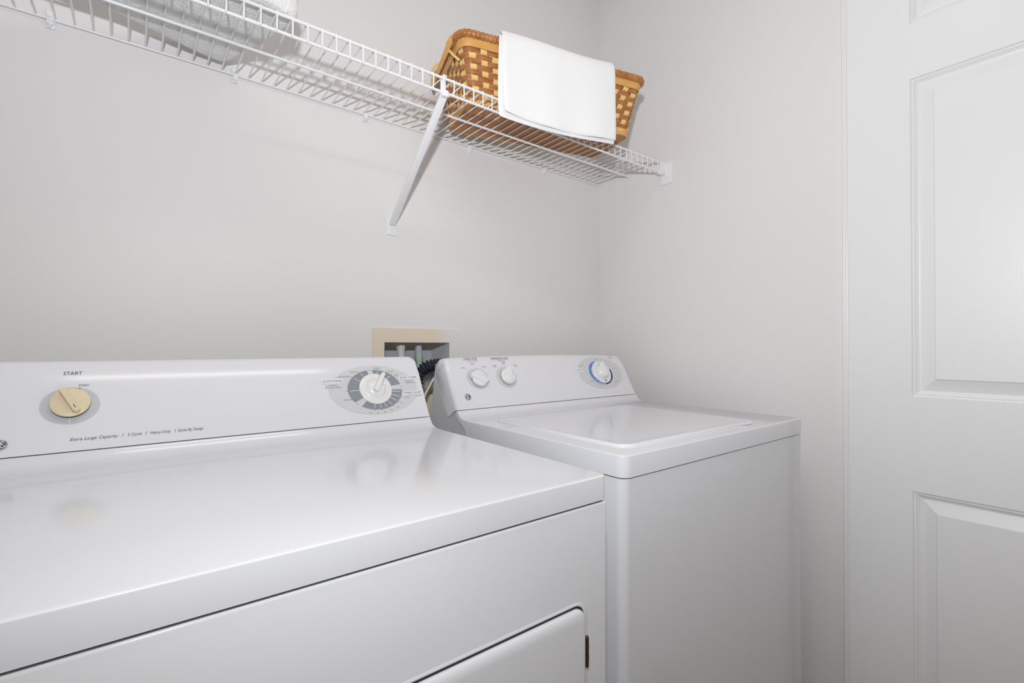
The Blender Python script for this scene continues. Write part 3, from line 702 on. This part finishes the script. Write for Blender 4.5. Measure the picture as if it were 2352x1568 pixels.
for s_ in range(NS):   # stakes: in front on every other row
    q = (s_)/NS; _, Lp = perim(0.08); hw = 0.0084/Lp
    n_ = 36
    rings = []
    for i in range(n_+1):
        h = 0.004+(HT0+0.006-0.004)*i/n_; at, _ = perim(h)
        ph = (h-HB1)/rh-0.5
        o = -0.0034*math.cos(PI*s_)*math.cos(PI*ph)+0.0002
        rings.append([bm.verts.new(bp(*at(q+d, o+t), h)) for d, t in ((-hw, 0), (hw, 0), (hw, -0.0012), (-hw, -0.0012))])
    for A, B in zip(rings, rings[1:]):
        for k in range(4): bm.faces.new((A[k], A[(k+1) % 4], B[(k+1) % 4], B[k])).material_index = 1
finish('woven_sides', bm, [M['weaver'], M['stake']], bk_, sharp=50)
bm = bmesh.new(); ribbon(bm, HB0, HB1, lambda q: 0.0034, 0.0035, 160); finish('bottom_band', bm, M['band'], bk_, sharp=60)
bm = bmesh.new(); ribbon(bm, HT0+0.001, HT1, lambda q: 0.0060, 0.0030, 160); ribbon(bm, HT0+0.004, HT1, lambda q: -0.0030, 0.0022, 160); finish('top_band', bm, M['band'], bk_, sharp=60)
bm = bmesh.new(); at, _ = perim(0, -0.001); vs = [bm.verts.new(bp(*at(i/80), 0.0005)) for i in range(80)]; vt = [bm.verts.new(bp(*at(i/80), 0.0045)) for i in range(80)]
bm.faces.new(vs[::-1]); bm.faces.new(vt)
for i in range(80): bm.faces.new((vs[i], vs[(i+1) % 80], vt[(i+1) % 80], vt[i]))
finish('base', bm, M['base'], bk_)
# raised border strips under the base
# cane wrapped rim
bm = bmesh.new(); atr, Lr = perim(0.158); NR = 900; wraps = 140
pts = [bp(*atr(i/NR, 0.0035), 0.1580) for i in range(NR)]
def rimr(i): ph = (i/NR*wraps) % 1.0; return 0.0084+0.0026*ph
tube(bm, pts, 0.0095, 14, closed=True, rfun=rimr, squash=1.0)
finish('cane_rim', bm, M['cane'], bk_, sharp=70)
# swing handles folded down round the left end, and their fastening strap
bm = bmesh.new()
hp = smooth_path([bp(0.10, -0.040, 0.128), bp(0.02, -0.048, 0.138), bp(-0.038, -0.040, 0.140), bp(-0.058, 0.02, 0.128), bp(-0.063, 0.09, 0.118), bp(-0.056, 0.17, 0.120), bp(-0.034, 0.222, 0.130), bp(0.05, 0.224, 0.135)], 10)
def flatband(bm, pts, wd, tk):
    rings = []
    for i, p in enumerate(pts):
        t = (pts[min(i+1, len(pts)-1)]-pts[max(i-1, 0)]).normalized(); n = t.cross(Vector((0, 0, 1))).normalized(); z = n.cross(t)
        rings.append([bm.verts.new(p+z*a*wd+n*b*tk) for a, b in ((-1, -1), (-0.6, -1.3), (0.6, -1.3), (1, -1), (1, 1), (-1, 1))])
    for A, B in zip(rings, rings[1:]):
        for k in range(6): bm.faces.new((A[k], A[(k+1) % 6], B[(k+1) % 6], B[k]))
    bm.faces.new(rings[0][::-1]); bm.faces.new(rings[-1])
hp2 = smooth_path([bp(-0.022, 0.0, 0.176), bp(-0.042, 0.012, 0.160), bp(-0.052, 0.03, 0.135), bp(-0.060, 0.075, 0.108), bp(-0.060, 0.12, 0.104), bp(-0.050, 0.175, 0.125), bp(-0.040, 0.20, 0.150)], 10)
flatband(bm, hp2, 0.0085, 0.0022)
finish('handle', bm, M['band'], bk_, sharp=60)
bm = bmesh.new()
hp3 = smooth_path([bp(-0.044, 0.135, 0.166), bp(-0.054, 0.143, 0.156), bp(-0.060, 0.152, 0.138), bp(-0.056, 0.160, 0.116), bp(-0.048, 0.166, 0.102)], 8)
flatband(bm, hp3, 0.0035, 0.0012); finish('strap', bm, M['stake'], bk_, label='pale yellow splint strap', sharp=60)
bm = bmesh.new()
st = smooth_path([bp(-0.028, 0.035, 0.172), bp(-0.046, 0.033, 0.165), bp(-0.050, 0.028, 0.148), bp(-0.040, 0.014, 0.125), bp(-0.030, 0.006, 0.112), bp(-0.024, 0.004, 0.106)], 8)
flatband(bm, st, 0.0030, 0.0012)
finish('strap', bm, M['stake'], bk_, label='pale yellow splint strap', sharp=60)

# ------------------------------------------------------------------ cloth over the basket rim
def cloth_sheet(bm, path, u0, u1, nu, thick, wav, mi=0, skew=lambda s, t: 0):
    """path: list of (v, z) in the basket frame; swept along u"""
    P = smooth_path([(0, a, b) for a, b in path], 8); n = len(P); G = [[], []]
    for k in range(2):
        for i, p in enumerate(P):
            t = (P[min(i+1, n-1)]-P[max(i-1, 0)]).normalized(); nrm = Vector((0, -t.z, t.y))
            if k: nrm = -nrm
            row = []
            for j in range(nu+1):
                s = j/nu; d, dz = wav(s, i/(n-1)); q = p+nrm*(thick/2)
                ed = min(s, 1-s)*(u1-u0); pin = 1.0 if ed > 0.004 else math.sqrt(max(0.0, 1-(1-ed/0.004)**2))
                q = p+nrm*(thick/2*pin)
                row.append(bm.verts.new(bp(u0+(u1-u0)*s+skew(s, i/(n-1)), q.y-d, q.z+dz)))
            G[k].append(row)
    for k in range(2):
        for i in range(n-1):
            for j in range(nu): bm.faces.new((G[k][i][j], G[k][i][j+1], G[k][i+1][j+1], G[k][i+1][j]))
    for i in range(n-1):
        for j in (0, nu): bm.faces.new((G[0][i][j], G[0][i+1][j], G[1][i+1][j], G[1][i][j]))
    for i in (0, n-1):
        for j in range(nu): bm.faces.new((G[0][i][j], G[0][i][j+1], G[1][i][j+1], G[1][i][j]))
bm = bmesh.new()
vf = -0.0400
def wav1(s, t):
    hang = max(0.0, (t-0.45)/0.55)
    push = 0.012*min(1.0, hang*2.5)*(1-s)**6
    return (push+0.003*hang*math.sin(s*7.5+0.6)+0.003*hang*math.sin(s*15+2), 0.004*math.sin(s*5.0+1.0)*(1-hang)-0.004*hang*math.sin(s*PI)+0.011*hang*(1-s)**3)
cloth_sheet(bm, [(0.03, 0.085), (0.0, 0.135), (-0.016, 0.165), (-0.030, 0.1780), (-0.046, 0.1715), (-0.0535, 0.150), (-0.0550, 0.10), (-0.0565, 0.04), (-0.0575, -0.02), (-0.0570, -0.042), (-0.054, -0.0470)],
            0.082, 0.4160, 60, 0.0065, wav1, skew=lambda s, t: -0.016*(1-s)**4*(1-t*0.9)+0.008*max(0, t-0.6)*(1-s)**6-0.010*min(1.0, max(0.0, (t-0.45)*4.5))*(1-s)**6)
def wav2(s, t):
    hang = max(0.0, (t-0.45)/0.55)
    push = 0.016*min(1.0, hang*2.5)*(1-s)**6
    return (push+0.002*hang*math.sin(s*6.5+0.9), -0.004*hang*math.sin(s*PI)-0.006*hang*s)
cloth_sheet(bm, [(0.026, 0.085), (-0.002, 0.132), (-0.018, 0.162), (-0.031, 0.1722), (-0.044, 0.166), (-0.0475, 0.148), (-0.0488, 0.10), (-0.0490, 0.04), (-0.0495, -0.02), (-0.0500, -0.046), (-0.0490, -0.0500)],
            0.0665, 0.4140, 60, 0.0045, wav2, skew=lambda s, t: 0.020*max(0, t-0.80)*(1-s)**3-0.011*min(1.0, max(0.0, (t-0.45)*4.5))*(1-s)**6)
finish('hand_towel', bm, M['cloth'], label='thin smooth white towel folded over the front rim of the wicker basket', cat='towel', sharp=60)

# ------------------------------------------------------------------ folded terry towel on the left part of the shelf
bm = bmesh.new()
TL_ = Vector((-1.262, -0.012, 0)); ta = Vector((-0.934, -0.357, 0)); tb = Vector((0.335, -0.942, 0))
LA, LB, TH = 0.46, 0.290, 0.074; na, nb, nc = 90, 64, 26
def tw(a, b, c):
    # superellipse rounding of a soft folded stack
    A_, B_, C_ = a*2-1, b*2-1, c*2-1
    def rnd(p, q, k=12.0):
        m_ = max(abs(p), abs(q));
        if m_ < 1e-6: return p, q
        l = (abs(p)**k+abs(q)**k)**(1/k); f = m_/l; return p*f, q*f
    A2, B2 = rnd(A_, B_, 13); s1 = (1-0.05*abs(C_)**6); 
    fold = 0.012*(math.cos(C_*PI*1.5)**2)
    A2 *= s1-fold*0.4; B2 *= s1-fold*0.8
    edge = max(abs(A_), abs(B_)); cz = C_*(1-0.06*edge**10)
    p = TL_+ta*((A2+1)/2*LA)+tb*((B2+1)/2*LB); z = SZ+0.0046+(cz+1)/2*TH
    n_ = noise.noise(Vector((p.x*22, p.y*22, z*22)))*0.004+noise.noise(Vector((p.x*60, p.y*60, z*60)))*0.0010
    if C_ < -0.6: n_ = abs(n_)*0.6
    cen = TL_+ta*LA/2+tb*LB/2; d = Vector((p.x-cen.x, p.y-cen.y, 0))
    if d.length > 1e-4: p = p+d.normalized()*n_
    return Vector((p.x, p.y, z+(n_ if C_ < -0.6 else n_*0.8)))
grid = {}
def gv(i, j, k):
    key = (i, j, k)
    if key not in grid: grid[key] = bm.verts.new(tw(i/na, j/nb, k/nc))
    return grid[key]
for i in range(na):
    for j in range(nb):
        for k in (0, nc): bm.faces.new((gv(i, j, k), gv(i+1, j, k), gv(i+1, j+1, k), gv(i, j+1, k)))
for i in range(na):
    for k in range(nc):
        for j in (0, nb): bm.faces.new((gv(i, j, k), gv(i+1, j, k), gv(i+1, j, k+1), gv(i, j, k+1)))
for j in range(nb):
    for k in range(nc):
        for i in (0, na): bm.faces.new((gv(i, j, k), gv(i, j+1, k), gv(i, j+1, k+1), gv(i, j, k+1)))
finish('bath_towel', bm, M['towel'], label='thick fluffy white terry towel folded on the left part of the wire shelf', cat='towel', sharp=80)
